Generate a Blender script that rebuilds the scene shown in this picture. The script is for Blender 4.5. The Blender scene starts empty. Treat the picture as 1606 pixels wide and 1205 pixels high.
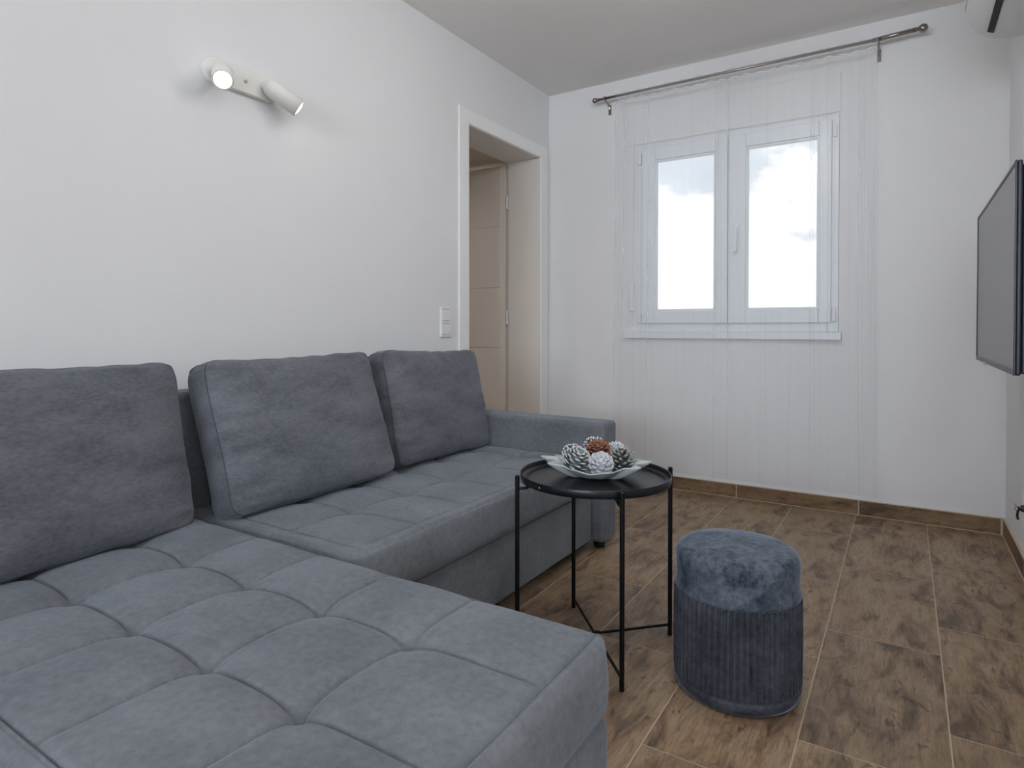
import bpy, bmesh, math, random
from mathutils import Vector, Matrix, noise
C = bpy.context.scene
COL = C.collection
PI = math.pi
random.seed(7)
# room dimensions (metres): x across, y towards the window wall, z up
W, L, H, YB = 2.409, 3.641, 2.5, -4.5

# ------------------------------------------------------------------ materials
def new_mat(name):
    m = bpy.data.materials.new(name); m.use_nodes = True
    nt = m.node_tree; b = nt.nodes['Principled BSDF']
    return m, nt, b
def lin(c):
    return tuple([(x/255/12.92 if x/255 <= .04045 else ((x/255+.055)/1.055)**2.4) for x in c]) + (1,)
def node(nt, t, **kw):
    n = nt.nodes.new(t)
    for k, v in kw.items():
        if k.startswith('i_'): n.inputs[k[2:].replace('_', ' ')].default_value = v
        else: setattr(n, k, v)
    return n
def math_n(nt, op, a, b=None, c=None):
    n = nt.nodes.new('ShaderNodeMath'); n.operation = op
    for i, v in enumerate((a, b, c)):
        if v is None: continue
        if isinstance(v, (int, float)): n.inputs[i].default_value = v
        else: nt.links.new(v, n.inputs[i])
    return n.outputs[0]
def ramp(nt, fac, stops):
    r = nt.nodes.new('ShaderNodeValToRGB')
    while len(r.color_ramp.elements) < len(stops): r.color_ramp.elements.new(.5)
    for e, (p, c) in zip(r.color_ramp.elements, stops): e.position = p; e.color = c
    nt.links.new(fac, r.inputs[0]); return r.outputs[0]
def mix_col(nt, fac, a, b, mode='MIX'):
    n = nt.nodes.new('ShaderNodeMix'); n.data_type = 'RGBA'; n.blend_type = mode
    for s, v in ((0, fac), (6, a), (7, b)):
        if isinstance(v, (int, float, tuple)): n.inputs[s].default_value = v
        else: nt.links.new(v, n.inputs[s])
    return n.outputs[2]
def bump(nt, b, h, strength, dist):
    n = node(nt, 'ShaderNodeBump'); n.inputs['Strength'].default_value = strength; n.inputs['Distance'].default_value = dist
    nt.links.new(h, n.inputs['Height']); nt.links.new(n.outputs[0], b.inputs['Normal'])
def simple(name, col, rough=.5, metal=0, spec=.5, var=.0, nscale=60, bstr=0, bdist=.001):
    m, nt, b = new_mat(name)
    b.inputs['Base Color'].default_value = col; b.inputs['Roughness'].default_value = rough
    b.inputs['Metallic'].default_value = metal; b.inputs['Specular IOR Level'].default_value = spec
    tc = node(nt, 'ShaderNodeTexCoord'); no = node(nt, 'ShaderNodeTexNoise', i_Scale=nscale, i_Detail=4)
    nt.links.new(tc.outputs['Object'], no.inputs['Vector'])
    if var:
        d = tuple(c*(1-var) for c in col[:3])+(1,); e = tuple(min(1, c*(1+var)) for c in col[:3])+(1,)
        nt.links.new(ramp(nt, no.outputs['Fac'], [(.3, d), (.7, e)]), b.inputs['Base Color'])
    if bstr: bump(nt, b, no.outputs['Fac'], bstr, bdist)
    return m
def emit_mat(name, col, s):
    m, nt, b = new_mat(name)
    b.inputs['Base Color'].default_value = col
    b.inputs['Emission Color'].default_value = col; b.inputs['Emission Strength'].default_value = s
    return m

M = {}
M['wall'] = simple('wall_paint', (.805, .81, .82, 1), .85, spec=.2, var=.008, nscale=3, bstr=.05, bdist=.002)
M['ceil'] = simple('ceiling_paint', (.86, .84, .82, 1), .9, spec=.2, var=.008, nscale=2)
M['hall'] = simple('hall_paint', (.60, .53, .45, 1), .9, spec=.2, var=.02, nscale=2)
M['trimw'] = simple('white_lacquer', (.88, .885, .87, 1), .38, spec=.4, var=.006, nscale=5)
M['leaf'] = simple('door_lacquer', (.75, .715, .67, 1), .45, spec=.4, var=.01, nscale=4)
M['pvc'] = simple('white_upvc', (.80, .83, .86, 1), .3, spec=.5, var=.005, nscale=8)
M['plastic'] = simple('white_plastic', (.82, .82, .84, 1), .35, spec=.5, var=.005)
M['acplastic'] = simple('air_conditioner_plastic', (.74, .74, .74, 1), .4, var=.005)
M['lampw'] = simple('lamp_white_metal', (.80, .80, .76, 1), .45, var=.005)
M['seal'] = simple('pale_sealant', (.55, .47, .38, 1), .6, var=.08)
M['blackmetal'] = simple('black_powder_coat', (.003, .003, .004, 1), .42, spec=.3, var=.15, nscale=300, bstr=.08, bdist=.0003)
M['traymetal'] = simple('black_tray_coat', (.004, .006, .009, 1), .30, spec=.45, var=.1, nscale=300)
M['steel'] = simple('brushed_steel', (.33, .29, .27, 1), .28, metal=1, var=.1, nscale=200)
M['blackpl'] = simple('black_plastic', (.008, .008, .010, 1), .4, var=.1)
M['slot'] = simple('dark_slot', (.006, .006, .006, 1), .7, var=.1)
M['tvframe'] = simple('tv_bezel', (.055, .05, .05, 1), .35, metal=.5, var=.05)
M['tvside'] = simple('tv_back_shell', (.012, .018, .032, 1), .35, spec=.6, var=.08)
M['screen'] = simple('tv_screen', (.020, .018, .020, 1), .22, spec=1.0, var=.02)
M['silver'] = simple('silver_plastic', (.5, .5, .5, 1), .3, metal=.8, var=.05)
M['ceramic'] = simple('pale_glazed_ceramic', (.52, .56, .57, 1), .25, spec=.5, var=.05, nscale=30)
M['string'] = simple('white_cord', (.85, .85, .85, 1), .7, var=.03)
M['bulb'] = emit_mat('lit_bulb_lens', (1, .90, .74, 1), 7)
M['globe_fill'] = emit_mat('large_fill_globe', (.93, .965, 1, 1), 12.0)
M['globe_fill2'] = emit_mat('small_fill_globe', (1, .965, .94, 1), 19)
M['rear_fill'] = emit_mat('rear_fill_diffuser', (.93, .965, 1, 1), 56)
M['hall_lamp'] = emit_mat('hall_lamp_diffuser', (1, .84, .70, 1), 22)
M['ground'] = simple('far_ground', (.5, .5, .5, 1), .9, var=.2, nscale=.1)

def fabric(name, dark, light, bstr=.25, sheen=.25, streak=(1, 1, 1), fine=900):
    m, nt, b = new_mat(name)
    tc = node(nt, 'ShaderNodeTexCoord'); mp = node(nt, 'ShaderNodeMapping')
    mp.inputs['Scale'].default_value = streak
    nt.links.new(tc.outputs['Object'], mp.inputs[0])
    n1 = node(nt, 'ShaderNodeTexNoise', i_Scale=5.0, i_Detail=5, i_Roughness=.6); nt.links.new(mp.outputs[0], n1.inputs['Vector'])
    n2 = node(nt, 'ShaderNodeTexNoise', i_Scale=70.0, i_Detail=6, i_Roughness=.65); nt.links.new(mp.outputs[0], n2.inputs['Vector'])
    n3 = node(nt, 'ShaderNodeTexNoise', i_Scale=float(fine), i_Detail=2); nt.links.new(mp.outputs[0], n3.inputs['Vector'])
    s = math_n(nt, 'MULTIPLY_ADD', n1.outputs['Fac'], .5, math_n(nt, 'MULTIPLY', n2.outputs['Fac'], .4))
    s = math_n(nt, 'MULTIPLY_ADD', n3.outputs['Fac'], .1, s)
    c = ramp(nt, s, [(.39, dark), (.61, light)])
    nt.links.new(c, b.inputs['Base Color'])
    b.inputs['Roughness'].default_value = .9; b.inputs['Specular IOR Level'].default_value = .15
    b.inputs['Sheen Weight'].default_value = sheen; b.inputs['Sheen Roughness'].default_value = .45
    b.inputs['Sheen Tint'].default_value = (.75, .85, 1, 1)
    bump(nt, b, math_n(nt, 'MULTIPLY_ADD', n2.outputs['Fac'], .7, n3.outputs['Fac']), bstr, .0012)
    return m
M['sofa'] = fabric('grey_velour_upholstery', (.126, .134, .149, 1), (.205, .217, .238, 1), sheen=.25)
M['cushion'] = fabric('grey_cushion_velour', (.094, .101, .116, 1), (.180, .189, .212, 1), sheen=.25, streak=(1, 1, 2.6))
M['piping'] = fabric('grey_seam_fabric', (.045, .048, .055, 1), (.07, .075, .085, 1), sheen=.1)
def velvet(name, a, bcol, sheen):
    m = fabric(name, a, bcol, bstr=.15, sheen=sheen, fine=500)
    b = m.node_tree.nodes['Principled BSDF']
    b.inputs['Sheen Tint'].default_value = (.62, .78, 1, 1); b.inputs['Sheen Roughness'].default_value = .3
    b.inputs['Roughness'].default_value = .6
    for n in m.node_tree.nodes:
        if n.type == 'TEX_NOISE' and n.inputs['Scale'].default_value == 5.0: n.inputs['Scale'].default_value = 14; n.inputs['Detail'].default_value = 7; n.inputs['Distortion'].default_value = .8
    return m
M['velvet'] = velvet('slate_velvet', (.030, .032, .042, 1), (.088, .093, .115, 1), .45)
M['velvet_lit'] = velvet('slate_velvet_lid_lit', (.026, .034, .050, 1), (.160, .188, .232, 1), .55)  # lid colour made lighter and bluer to stand in for window light

# floor and skirting: 30 x 62 cm wood-look tiles laid in thirds
def tile_mat(name, skirting=False):
    m, nt, b = new_mat(name)
    tc = node(nt, 'ShaderNodeTexCoord'); sp = node(nt, 'ShaderNodeSeparateXYZ')
    nt.links.new(tc.outputs['Object'], sp.inputs[0])
    X, Y, Z = sp.outputs
    if skirting: X, Y = math_n(nt, 'MULTIPLY', Z, 1.0), math_n(nt, 'ADD', X, Y)
    u = math_n(nt, 'DIVIDE', math_n(nt, 'SUBTRACT', X, 1.2025), .3012)
    k = math_n(nt, 'FLOOR', u); fu = math_n(nt, 'FRACT', u)
    if skirting:
        v = math_n(nt, 'DIVIDE', math_n(nt, 'SUBTRACT', Y, 1.2025+L), .6045)
    else:
        v = math_n(nt, 'DIVIDE', math_n(nt, 'SUBTRACT', math_n(nt, 'SUBTRACT', Y, 1.150), math_n(nt, 'MULTIPLY', k, .209)), .627)
    j = math_n(nt, 'FLOOR', v); fv = math_n(nt, 'FRACT', v)
    cb = node(nt, 'ShaderNodeCombineXYZ'); nt.links.new(k, cb.inputs[0]); nt.links.new(j, cb.inputs[1])
    wn = node(nt, 'ShaderNodeTexWhiteNoise'); wn.noise_dimensions = '2D'; nt.links.new(cb.outputs[0], wn.inputs['Vector'])
    # wood print: local tile coordinates plus one of a few print offsets
    pr = math_n(nt, 'MULTIPLY', math_n(nt, 'FLOOR', math_n(nt, 'MULTIPLY', wn.outputs['Value'], 5)), 3.7)
    lx = math_n(nt, 'ADD', math_n(nt, 'MULTIPLY', fu, .30), pr)
    ly = math_n(nt, 'MULTIPLY', fv, .62)
    P_ = node(nt, 'ShaderNodeCombineXYZ'); nt.links.new(lx, P_.inputs[0]); nt.links.new(ly, P_.inputs[1]); nt.links.new(pr, P_.inputs[2])
    def nz(sc, s, d, dist=0, rough=.6):
        mp = node(nt, 'ShaderNodeMapping'); mp.inputs['Scale'].default_value = sc
        nt.links.new(P_.outputs[0], mp.inputs[0])
        n = node(nt, 'ShaderNodeTexNoise', i_Scale=s, i_Detail=d, i_Distortion=dist, i_Roughness=rough)
        nt.links.new(mp.outputs[0], n.inputs['Vector']); return n.outputs['Fac']
    grain = nz((4.8, .50, 1), 24, 8, .45, .74)
    patch = nz((1.7, .7, 1), 8, 5, .7)
    knot = nz((2.4, .9, 1), 12, 7, 1.3)
    fine = nz((9, 1.0, 1), 60, 3, .2)
    base = ramp(nt, patch, [(.34, (.125, .083, .052, 1)), (.45, (.240, .166, .108, 1)), (.55, (.325, .225, .142, 1)), (.63, (.335, .248, .168, 1)), (.74, (.265, .200, .145, 1))])
    g = ramp(nt, grain, [(.33, (.55, .50, .46, 1)), (.50, (.96, .95, .93, 1)), (.70, (1.28, 1.28, 1.28, 1))])
    c = mix_col(nt, .85, base, g, 'MULTIPLY')
    kn = ramp(nt, knot, [(.33, (.36, .32, .30, 1)), (.42, (1, 1, 1, 1))])
    c = mix_col(nt, .8, c, kn, 'MULTIPLY')
    fn = ramp(nt, fine, [(.35, (.84, .84, .84, 1)), (.65, (1.12, 1.12, 1.12, 1))])
    c = mix_col(nt, .7, c, fn, 'MULTIPLY')
    tv = ramp(nt, wn.outputs['Value'], [(0, (.88, .88, .89, 1)), (1, (1.1, 1.08, 1.06, 1))])
    c = mix_col(nt, 1.0, c, tv, 'MULTIPLY')
    if skirting: c = mix_col(nt, 1.0, c, (.80, .72, .62, 1), 'MULTIPLY')
    # grout: wider joints along the room, hairline joints across
    gu = math_n(nt, 'LESS_THAN', math_n(nt, 'MINIMUM', fu, math_n(nt, 'SUBTRACT', 1, fu)), .0058)
    gv = math_n(nt, 'LESS_THAN', math_n(nt, 'MINIMUM', fv, math_n(nt, 'SUBTRACT', 1, fv)), .0045 if skirting else .0018)
    gr = gv if skirting else math_n(nt, 'MAXIMUM', gu, gv)
    c = mix_col(nt, gr, c, (.52, .42, .31, 1))
    nt.links.new(c, b.inputs['Base Color'])
    rr = math_n(nt, 'MULTIPLY_ADD', grain, .22, .34)
    nt.links.new(math_n(nt, 'MAXIMUM', rr, math_n(nt, 'MULTIPLY', gr, .8)), b.inputs['Roughness'])
    b.inputs['Specular IOR Level'].default_value = .42
    hgt = math_n(nt, 'SUBTRACT', math_n(nt, 'MULTIPLY', grain, .5), gr)
    bump(nt, b, hgt, .25, .0012)
    return m
M['floor'] = tile_mat('wood_look_floor_tile')
M['skirt'] = tile_mat('wood_look_skirting_tile', True)

def curtain_mat():
    m, nt, b = new_mat('sheer_voile')
    out = [n for n in nt.nodes if n.type == 'OUTPUT_MATERIAL'][0]
    geo = node(nt, 'ShaderNodeNewGeometry')
    dt = nt.nodes.new('ShaderNodeVectorMath'); dt.operation = 'DOT_PRODUCT'
    nt.links.new(geo.outputs['Normal'], dt.inputs[0]); nt.links.new(geo.outputs['Incoming'], dt.inputs[1])
    cosv = math_n(nt, 'MAXIMUM', math_n(nt, 'ABSOLUTE', dt.outputs['Value']), .04)
    # a thread mesh covers more of the view the more obliquely it is seen
    op = math_n(nt, 'SUBTRACT', 1, math_n(nt, 'POWER', .85, math_n(nt, 'DIVIDE', 1, cosv)))
    tc = node(nt, 'ShaderNodeTexCoord'); mp = node(nt, 'ShaderNodeMapping'); mp.inputs['Scale'].default_value = (90, 1, 2)
    nt.links.new(tc.outputs['Object'], mp.inputs[0])
    n = node(nt, 'ShaderNodeTexNoise', i_Scale=1.0, i_Detail=2); nt.links.new(mp.outputs[0], n.inputs['Vector'])
    op = math_n(nt, 'MULTIPLY', op, math_n(nt, 'MULTIPLY_ADD', n.outputs['Fac'], .3, .85))
    tr = node(nt, 'ShaderNodeBsdfTransparent'); df = node(nt, 'ShaderNodeBsdfDiffuse'); tl = node(nt, 'ShaderNodeBsdfTranslucent')
    df.inputs[0].default_value = (.93, .94, .95, 1); tl.inputs[0].default_value = (.90, .95, 1.0, 1)
    a = node(nt, 'ShaderNodeMixShader'); a.inputs[0].default_value = .55
    nt.links.new(df.outputs[0], a.inputs[1]); nt.links.new(tl.outputs[0], a.inputs[2])
    mx = node(nt, 'ShaderNodeMixShader')
    nt.links.new(op, mx.inputs[0]); nt.links.new(tr.outputs[0], mx.inputs[1]); nt.links.new(a.outputs[0], mx.inputs[2])
    nt.links.new(mx.outputs[0], out.inputs['Surface']); return m
M['voile'] = curtain_mat()
def glass_mat():
    m, nt, b = new_mat('window_glass')
    out = [n for n in nt.nodes if n.type == 'OUTPUT_MATERIAL'][0]
    tr = node(nt, 'ShaderNodeBsdfTransparent'); gl = node(nt, 'ShaderNodeBsdfGlossy'); gl.inputs['Roughness'].default_value = .02
    tr.inputs[0].default_value = (.97, .98, .985, 1)
    fr = node(nt, 'ShaderNodeFresnel', i_IOR=1.45); mx = node(nt, 'ShaderNodeMixShader')
    nt.links.new(fr.outputs[0], mx.inputs[0]); nt.links.new(tr.outputs[0], mx.inputs[1]); nt.links.new(gl.outputs[0], mx.inputs[2])
    nt.links.new(mx.outputs[0], out.inputs['Surface']); return m
M['glass'] = glass_mat()

# ------------------------------------------------------------------ mesh helpers
def obj(name, bm, mat, parent=None, smooth=False, bevel=0, seg=2, kind=None, label=None):
    me = bpy.data.meshes.new(name)
    bmesh.ops.recalc_face_normals(bm, faces=bm.faces[:])
    bm.to_mesh(me); bm.free()
    for m in (mat if isinstance(mat, list) else [mat]): me.materials.append(m)
    if smooth:
        for p in me.polygons: p.use_smooth = True
    o = bpy.data.objects.new(name, me); COL.objects.link(o)
    if bevel:
        md = o.modifiers.new('Bevel', 'BEVEL'); md.width = bevel; md.segments = seg; md.limit_method = 'ANGLE'; md.angle_limit = .6
        for p in me.polygons: p.use_smooth = True
        md.harden_normals = True
    if parent: o.parent = parent
    if kind: o['kind'] = kind
    if label: o['label'] = label
    return o
def thing(name, label, cat, loc=(0, 0, 0), rot=(0, 0, 0), group=None):
    o = bpy.data.objects.new(name, None); COL.objects.link(o)
    o.empty_display_size = .1; o.location = loc; o.rotation_euler = rot
    o['label'] = label; o['category'] = cat
    if group: o['group'] = group
    return o
def tag(o, label, cat, group=None):
    o['label'] = label; o['category'] = cat
    if group: o['group'] = group
    return o
def structure(name, bm, mat, **k): return obj(name, bm, mat, kind='structure', **k)
def setting(name, loc=(0, 0, 0)):
    o = bpy.data.objects.new(name, None); COL.objects.link(o); o.location = loc; o['kind'] = 'structure'; return o
def box(bm, x0, x1, y0, y1, z0, z1, mi=0):
    v = [bm.verts.new(p) for p in ((x0, y0, z0), (x1, y0, z0), (x1, y1, z0), (x0, y1, z0), (x0, y0, z1), (x1, y0, z1), (x1, y1, z1), (x0, y1, z1))]
    for f in ((3, 2, 1, 0), (4, 5, 6, 7), (0, 1, 5, 4), (1, 2, 6, 5), (2, 3, 7, 6), (3, 0, 4, 7)):
        bm.faces.new([v[i] for i in f]).material_index = mi
    return bm
def BX(*a): return box(bmesh.new(), *a)
def cyl(bm, p0, p1, r0, r1=None, n=24, mi=0, caps=True):
    r1 = r0 if r1 is None else r1
    p0, p1 = Vector(p0), Vector(p1); d = (p1-p0).normalized()
    a = d.orthogonal().normalized(); b = d.cross(a)
    ra = [bm.verts.new(p0+(a*math.cos(2*PI*i/n)+b*math.sin(2*PI*i/n))*r0) for i in range(n)]
    rb = [bm.verts.new(p1+(a*math.cos(2*PI*i/n)+b*math.sin(2*PI*i/n))*r1) for i in range(n)]
    for i in range(n): bm.faces.new((ra[i], ra[(i+1) % n], rb[(i+1) % n], rb[i])).material_index = mi
    if caps: bm.faces.new(ra[::-1]).material_index = mi; bm.faces.new(rb).material_index = mi
    return bm
def lathe(bm, prof, n=48, M4=Matrix(), mi=0, radial=None):
    """prof: list of (r, z); closed at axis where r == 0"""
    rings = []
    for (r, z) in prof:
        if r <= 1e-6: rings.append([bm.verts.new(M4 @ Vector((0, 0, z)))])
        else:
            rings.append([bm.verts.new(M4 @ Vector(((r+(radial(2*PI*i/n, r, z) if radial else 0))*math.cos(2*PI*i/n), (r+(radial(2*PI*i/n, r, z) if radial else 0))*math.sin(2*PI*i/n), z))) for i in range(n)])
    for A, B in zip(rings, rings[1:]):
        for i in range(n):
            j = (i+1) % n
            if len(A) == 1 and len(B) == 1: continue
            if len(A) == 1: f = bm.faces.new((A[0], B[i], B[j]))
            elif len(B) == 1: f = bm.faces.new((A[i], A[j], B[0]))
            else: f = bm.faces.new((A[i], A[j], B[j], B[i]))
            f.material_index = mi
    return bm
def tube(bm, pts, r, n=8, mi=0):
    pts = [Vector(p) for p in pts]; rings = []
    up = None
    for i, p in enumerate(pts):
        d = (pts[min(i+1, len(pts)-1)]-pts[max(i-1, 0)]).normalized()
        a = d.orthogonal().normalized() if up is None else (up-d*up.dot(d)).normalized()
        up = a; b = d.cross(a)
        rings.append([bm.verts.new(p+(a*math.cos(2*PI*k/n)+b*math.sin(2*PI*k/n))*r) for k in range(n)])
    for A, B in zip(rings, rings[1:]):
        for k in range(n): bm.faces.new((A[k], A[(k+1) % n], B[(k+1) % n], B[k])).material_index = mi
    bm.faces.new(rings[0][::-1]); bm.faces.new(rings[-1])
    return bm
def dir_matrix(p, d):
    d = Vector(d).normalized(); q = Vector((0, 0, 1)).rotation_difference(d)
    return Matrix.Translation(p) @ q.to_matrix().to_4x4()

# ------------------------------------------------------------------ room shell
structure('floor', BX(-2.2, 5.2, YB-.2, L+.25, -.1, 0), M['floor'])
structure('ceiling', BX(-.23, 5.2, YB-.2, L+.25, H, H+.1), M['ceil'])
D0, D1, DH = 2.733, 3.503, 2.054       # clear door opening
b = bmesh.new(); T = .02
box(b, -.23, 0, YB, D0-T, 0, H); box(b, -.23, 0, D0-T, D1+T, DH+T, H); box(b, -.23, 0, D1+T, L+.25, 0, H)
structure('wall_left', b, M['wall'])
w0, w1, wb, wt = .6175, 1.717, .937, 2.0726
b = bmesh.new()
box(b, 0, w0, L, L+.25, 0, H); box(b, w1, W, L, L+.25, 0, H); box(b, w0, w1, L, L+.25, 0, wb); box(b, w0, w1, L, L+.25, wt, H)
structure('wall_far', b, M['wall'])
# unseen open-plan room behind the camera, widened for even light: the right wall ends at y = RE, glazing in the far side and back walls
RE, XE = .70, 5.0
b = bmesh.new(); box(b, W, W+.2, RE, L+.25, 0, H); box(b, W+.2, XE, RE, RE+.2, 0, H)
structure('wall_right', b, M['wall'])
GL = [('y', YB, .3, 3.3)]
gh = 2.25
structure('wall_side', BX(XE, XE+.2, YB-.2, RE+.2, 0, H), M['wall'])
b = bmesh.new(); box(b, -.23, .3, YB-.2, YB, 0, H); box(b, 3.3, XE, YB-.2, YB, 0, H); box(b, .3, 3.3, YB-.2, YB, gh, H); box(b, .3, 3.3, YB-.2, YB, 0, .9)
structure('wall_back', b, M['wall'])
for k, (ax, c0, q0, q1) in enumerate(GL):
    wn = setting('window_%d' % (k+2), (XE+.1, 0, 0) if ax == 'x' else (0, YB-.1, 0)); qm = (q0+q1)/2; zb_ = 0 if ax == 'x' else .9
    def gb(bm, a0, a1, t0, t1, z0, z1):
        return box(bm, t0, t1, a0, a1, z0, z1) if ax == 'x' else box(bm, a0, a1, t0, t1, z0, z1)
    b = bmesh.new()
    for a in ((q0, q0+.06, zb_, gh), (q1-.06, q1, zb_, gh), (q0+.06, q1-.06, zb_, zb_+.07), (q0+.06, q1-.06, gh-.06, gh), (qm-.04, qm+.04, zb_+.07, gh-.06)):
        gb(b, a[0], a[1], -.03, .03, a[2], a[3])
    obj('window_frame', b, M['pvc'], wn, bevel=.004)
    for a0, a1 in ((q0+.06, qm-.04), (qm+.04, q1-.06)): obj('pane', gb(bmesh.new(), a0, a1, -.004, .004, zb_+.07, gh-.06), M['glass'], wn)

# hallway beyond the door
structure('wall_hallway_far', BX(-2.2, -.23, 4.25, 4.35, 0, 2.5), M['hall'])
structure('wall_hallway_near', BX(-2.2, -.23, 1.35, 1.45, 0, 2.2), M['hall'])
structure('wall_hallway_side', BX(-2.3, -2.2, 1.35, 4.35, 0, 2.5), M['hall'])
structure('ceiling_hallway', BX(-2.3, -.23, 1.35, 4.35, 2.2, 2.3), M['hall'])
structure('ceiling_shade_box', BX(-1.20, -.246, 2.5, 4.25, 2.078, 2.2), M['hall'])  # box added to hide the lamp-lit hallway wall above the open leaf
structure('floor_hallway', BX(-2.2, -.235, L+.25, 4.25, -.1, 0), M['floor'])
t = thing('ceiling_lamp', 'round flush lamp on the ceiling of the hallway behind the open door', 'ceiling lamp', (-1.35, 2.5, 2.2))
obj('lamp_base', lathe(bmesh.new(), [(0, 0), (.17, 0), (.17, -.03), (0, -.03)], 40), M['plastic'], t)
obj('diffuser', lathe(bmesh.new(), [(0, -.0305), (.155, -.0305), (.15, -.05), (.10, -.07), (0, -.078)], 40), M['hall_lamp'], t, smooth=True)

# ------------------------------------------------------------------ skirting
def skirting(name, x0, x1, y0, y1, axis):
    o = structure(name, BX(x0, x1, y0, y1, .002, .0745), M['skirt'], bevel=.001)
    return o
skirting('baseboard_far', 0.0, W-.009, L-.009, L, 'x')
skirting('baseboard_right', W-.009, W, RE, L, 'y')
skirting('baseboard_left', 0, .009, YB, D0-.1, 'y')
b = bmesh.new(); box(b, 0.0, W, L-.0100, L, .0745, .078); box(b, W-.0100, W, RE, L-.01, .0745, .078)
box(b, W-.0180, W-.009, L-.0102, L-.009, .002, .0745)
box(b, 0.0, W-.009, L-.0125, L-.009, .0, .0022); box(b, W-.0125, W-.009, RE, L-.012, .0, .0022)
structure('trim_1', b, M['seal'])

# ------------------------------------------------------------------ door
dr = setting('door_1', (0, D1, 0))
b = bmesh.new()
# casing on the living room side (local y measured from the hinge jamb)
cy0, cy1, ct = 2.637-D1, 3.600-D1, 2.142
cw = .088
for a in ((cy0, cy0+cw, 0, ct), (cy1-cw, cy1, 0, ct), (cy0+cw, cy1-cw, ct-.080, ct)):
    box(b, 0.0005, .014, a[0], a[1], a[2], a[3])
obj('casing', b, M['trimw'], dr, bevel=.004, seg=3)
b = bmesh.new(); lx0 = -.232
box(b, lx0, .006, D0-T-D1, D0-D1, 0, DH+T); box(b, lx0, .006, 0.0, T, 0, DH+T); box(b, lx0, .006, D0-D1, 0.0, DH+.004, DH+T)
obj('lining', b, M['leaf'], dr, bevel=.002)
b = bmesh.new()
for a in ((-.80-.02, D0-D1-.002, 0, DH+.02), (.002+.004, .09, 0, DH+.02)):
    box(b, lx0-.012, lx0-.0005, a[0], a[1], a[2], a[3])
box(b, lx0-.012, lx0-.0005, D0-D1, .004, DH+.006, DH+.02)
obj('hall_casing', b, M['leaf'], dr, bevel=.003)
# leaf swung open into the hallway, five boards divided by grooves
lf = bmesh.new(); x1, x0 = -.256, -1.03; zs = [.008, .41, .823, 1.230, 1.640, 2.046]
box(lf, x0, x1, -.008, .028, .008, 2.046)
for z0, z1 in zip(zs, zs[1:]): box(lf, x0+.0, x1-.03, -.0125, -.006, z0+.0035, z1-.0035)
leaf = obj('door_leaf', lf, M['leaf'], dr, bevel=.0012)
b = bmesh.new(); tube(b, [(-.97, -.012, 1.02), (-.97, -.06, 1.02), (-.96, -.065, 1.02), (-.86, -.065, 1.02)], .009); obj('door_handle', b, M['steel'], leaf, smooth=True)
for z in (1.80, 1.03, .28):
    b = bmesh.new(); cyl(b, (-.244, -.002, z-.045), (-.244, -.002, z+.045), .0075, n=14); box(b, -.243, -.234, -.004, 0.0, z-.045, z+.045)
    obj('hinge', b, M['plastic'], dr, label='pale barrel hinge')

# ------------------------------------------------------------------ window
wd = setting('window_1', (0, L, 0))
def frame(x0, x1, z0, z1, t, y0, y1, tb=None, tt=None):
    b = bmesh.new(); tb = tb or t; tt = tt or t
    box(b, x0, x0+t, y0, y1, z0, z1); box(b, x1-t, x1, y0, y1, z0, z1)
    box(b, x0+t, x1-t, y0, y1, z0, z0+tb); box(b, x0+t, x1-t, y0, y1, z1-tt, z1); return b
obj('outer_frame', box(frame(w0+.001, w1-.001, wb+.001, wt-.001, .052, -.004, .07), 1.125, 1.195, -.004, .07, wb+.053, wt-.053), M['pvc'], wd, bevel=.003)
for k, (a0, a1, q0, q1) in enumerate(((.652, 1.158, .733, 1.091), (1.162, 1.683, 1.256, 1.624))):
    s0, s1, v0, v1 = .987, 2.043, 1.060, 1.968
    b = bmesh.new(); y0, y1 = -.020, -.0045
    box(b, a0, q0, y0, y1, s0, s1); box(b, q1, a1, y0, y1, s0, s1); box(b, q0, q1, y0, y1, s0, v0); box(b, q0, q1, y0, y1, v1, s1)
    sash = obj('sash', b, M['pvc'], wd, bevel=.004, seg=3)
    b = bmesh.new(); e = .012
    for c_ in ((q0-.002, q0+e, v0, v1), (q1-e, q1+.002, v0, v1), (q0+e, q1-e, v0-.002, v0+e), (q0+e, q1-e, v1-e, v1+.002)):
        box(b, c_[0], c_[1], -.010, .022, c_[2], c_[3])
    obj('glazing_bead', b, M['pvc'], sash, bevel=.003)
    b = bmesh.new(); box(b, q0+.004, q1-.004, .006, .012, v0+.004, v1-.004); obj('pane', b, M['glass'], sash)
    if k == 1:
        b = bmesh.new(); box(b, 1.196, 1.222, -.028, -.020, 1.475, 1.545); cyl(b, (1.209, -.028, 1.51), (1.209, -.055, 1.51), .009, n=16)
        box(b, 1.199, 1.219, -.064, -.050, 1.385, 1.52)
        obj('window_handle', b, M['plastic'], sash, bevel=.003)
for (x, z, hh) in ((.640, 1.985, .065), (1.697, 1.985, .065), (.640, 1.015, .05), (1.697, 1.03, .075)):
    b = bmesh.new(); box(b, x-.009, x+.009, -.022, -.0045, z-hh/2, z+hh/2); obj('hinge', b, M['plastic'], wd, bevel=.003)
obj('window_sill', BX(.546, 1.732, -.032, .0, .897, .9365), M['pvc'], wd, bevel=.003)
# roller shutter cover above the frame with its strap and winder on the left
structure('trim_2', BX(.555, 1.722, L-.007, L, 2.079, 2.287), M['wall'], bevel=.003)
t = thing('shutter_strap', 'white roller shutter strap with its winder on the wall left of the window', 'shutter strap', (.585, L, 1.15))
obj('strap', BX(-.007, .007, -.006, -.0035, -.02, .93), M['pvc'], t)
b = bmesh.new(); box(b, -.018, .018, -.016, 0, -.09, .085); obj('winder', b, M['plastic'], t, bevel=.006, seg=3)

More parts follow.
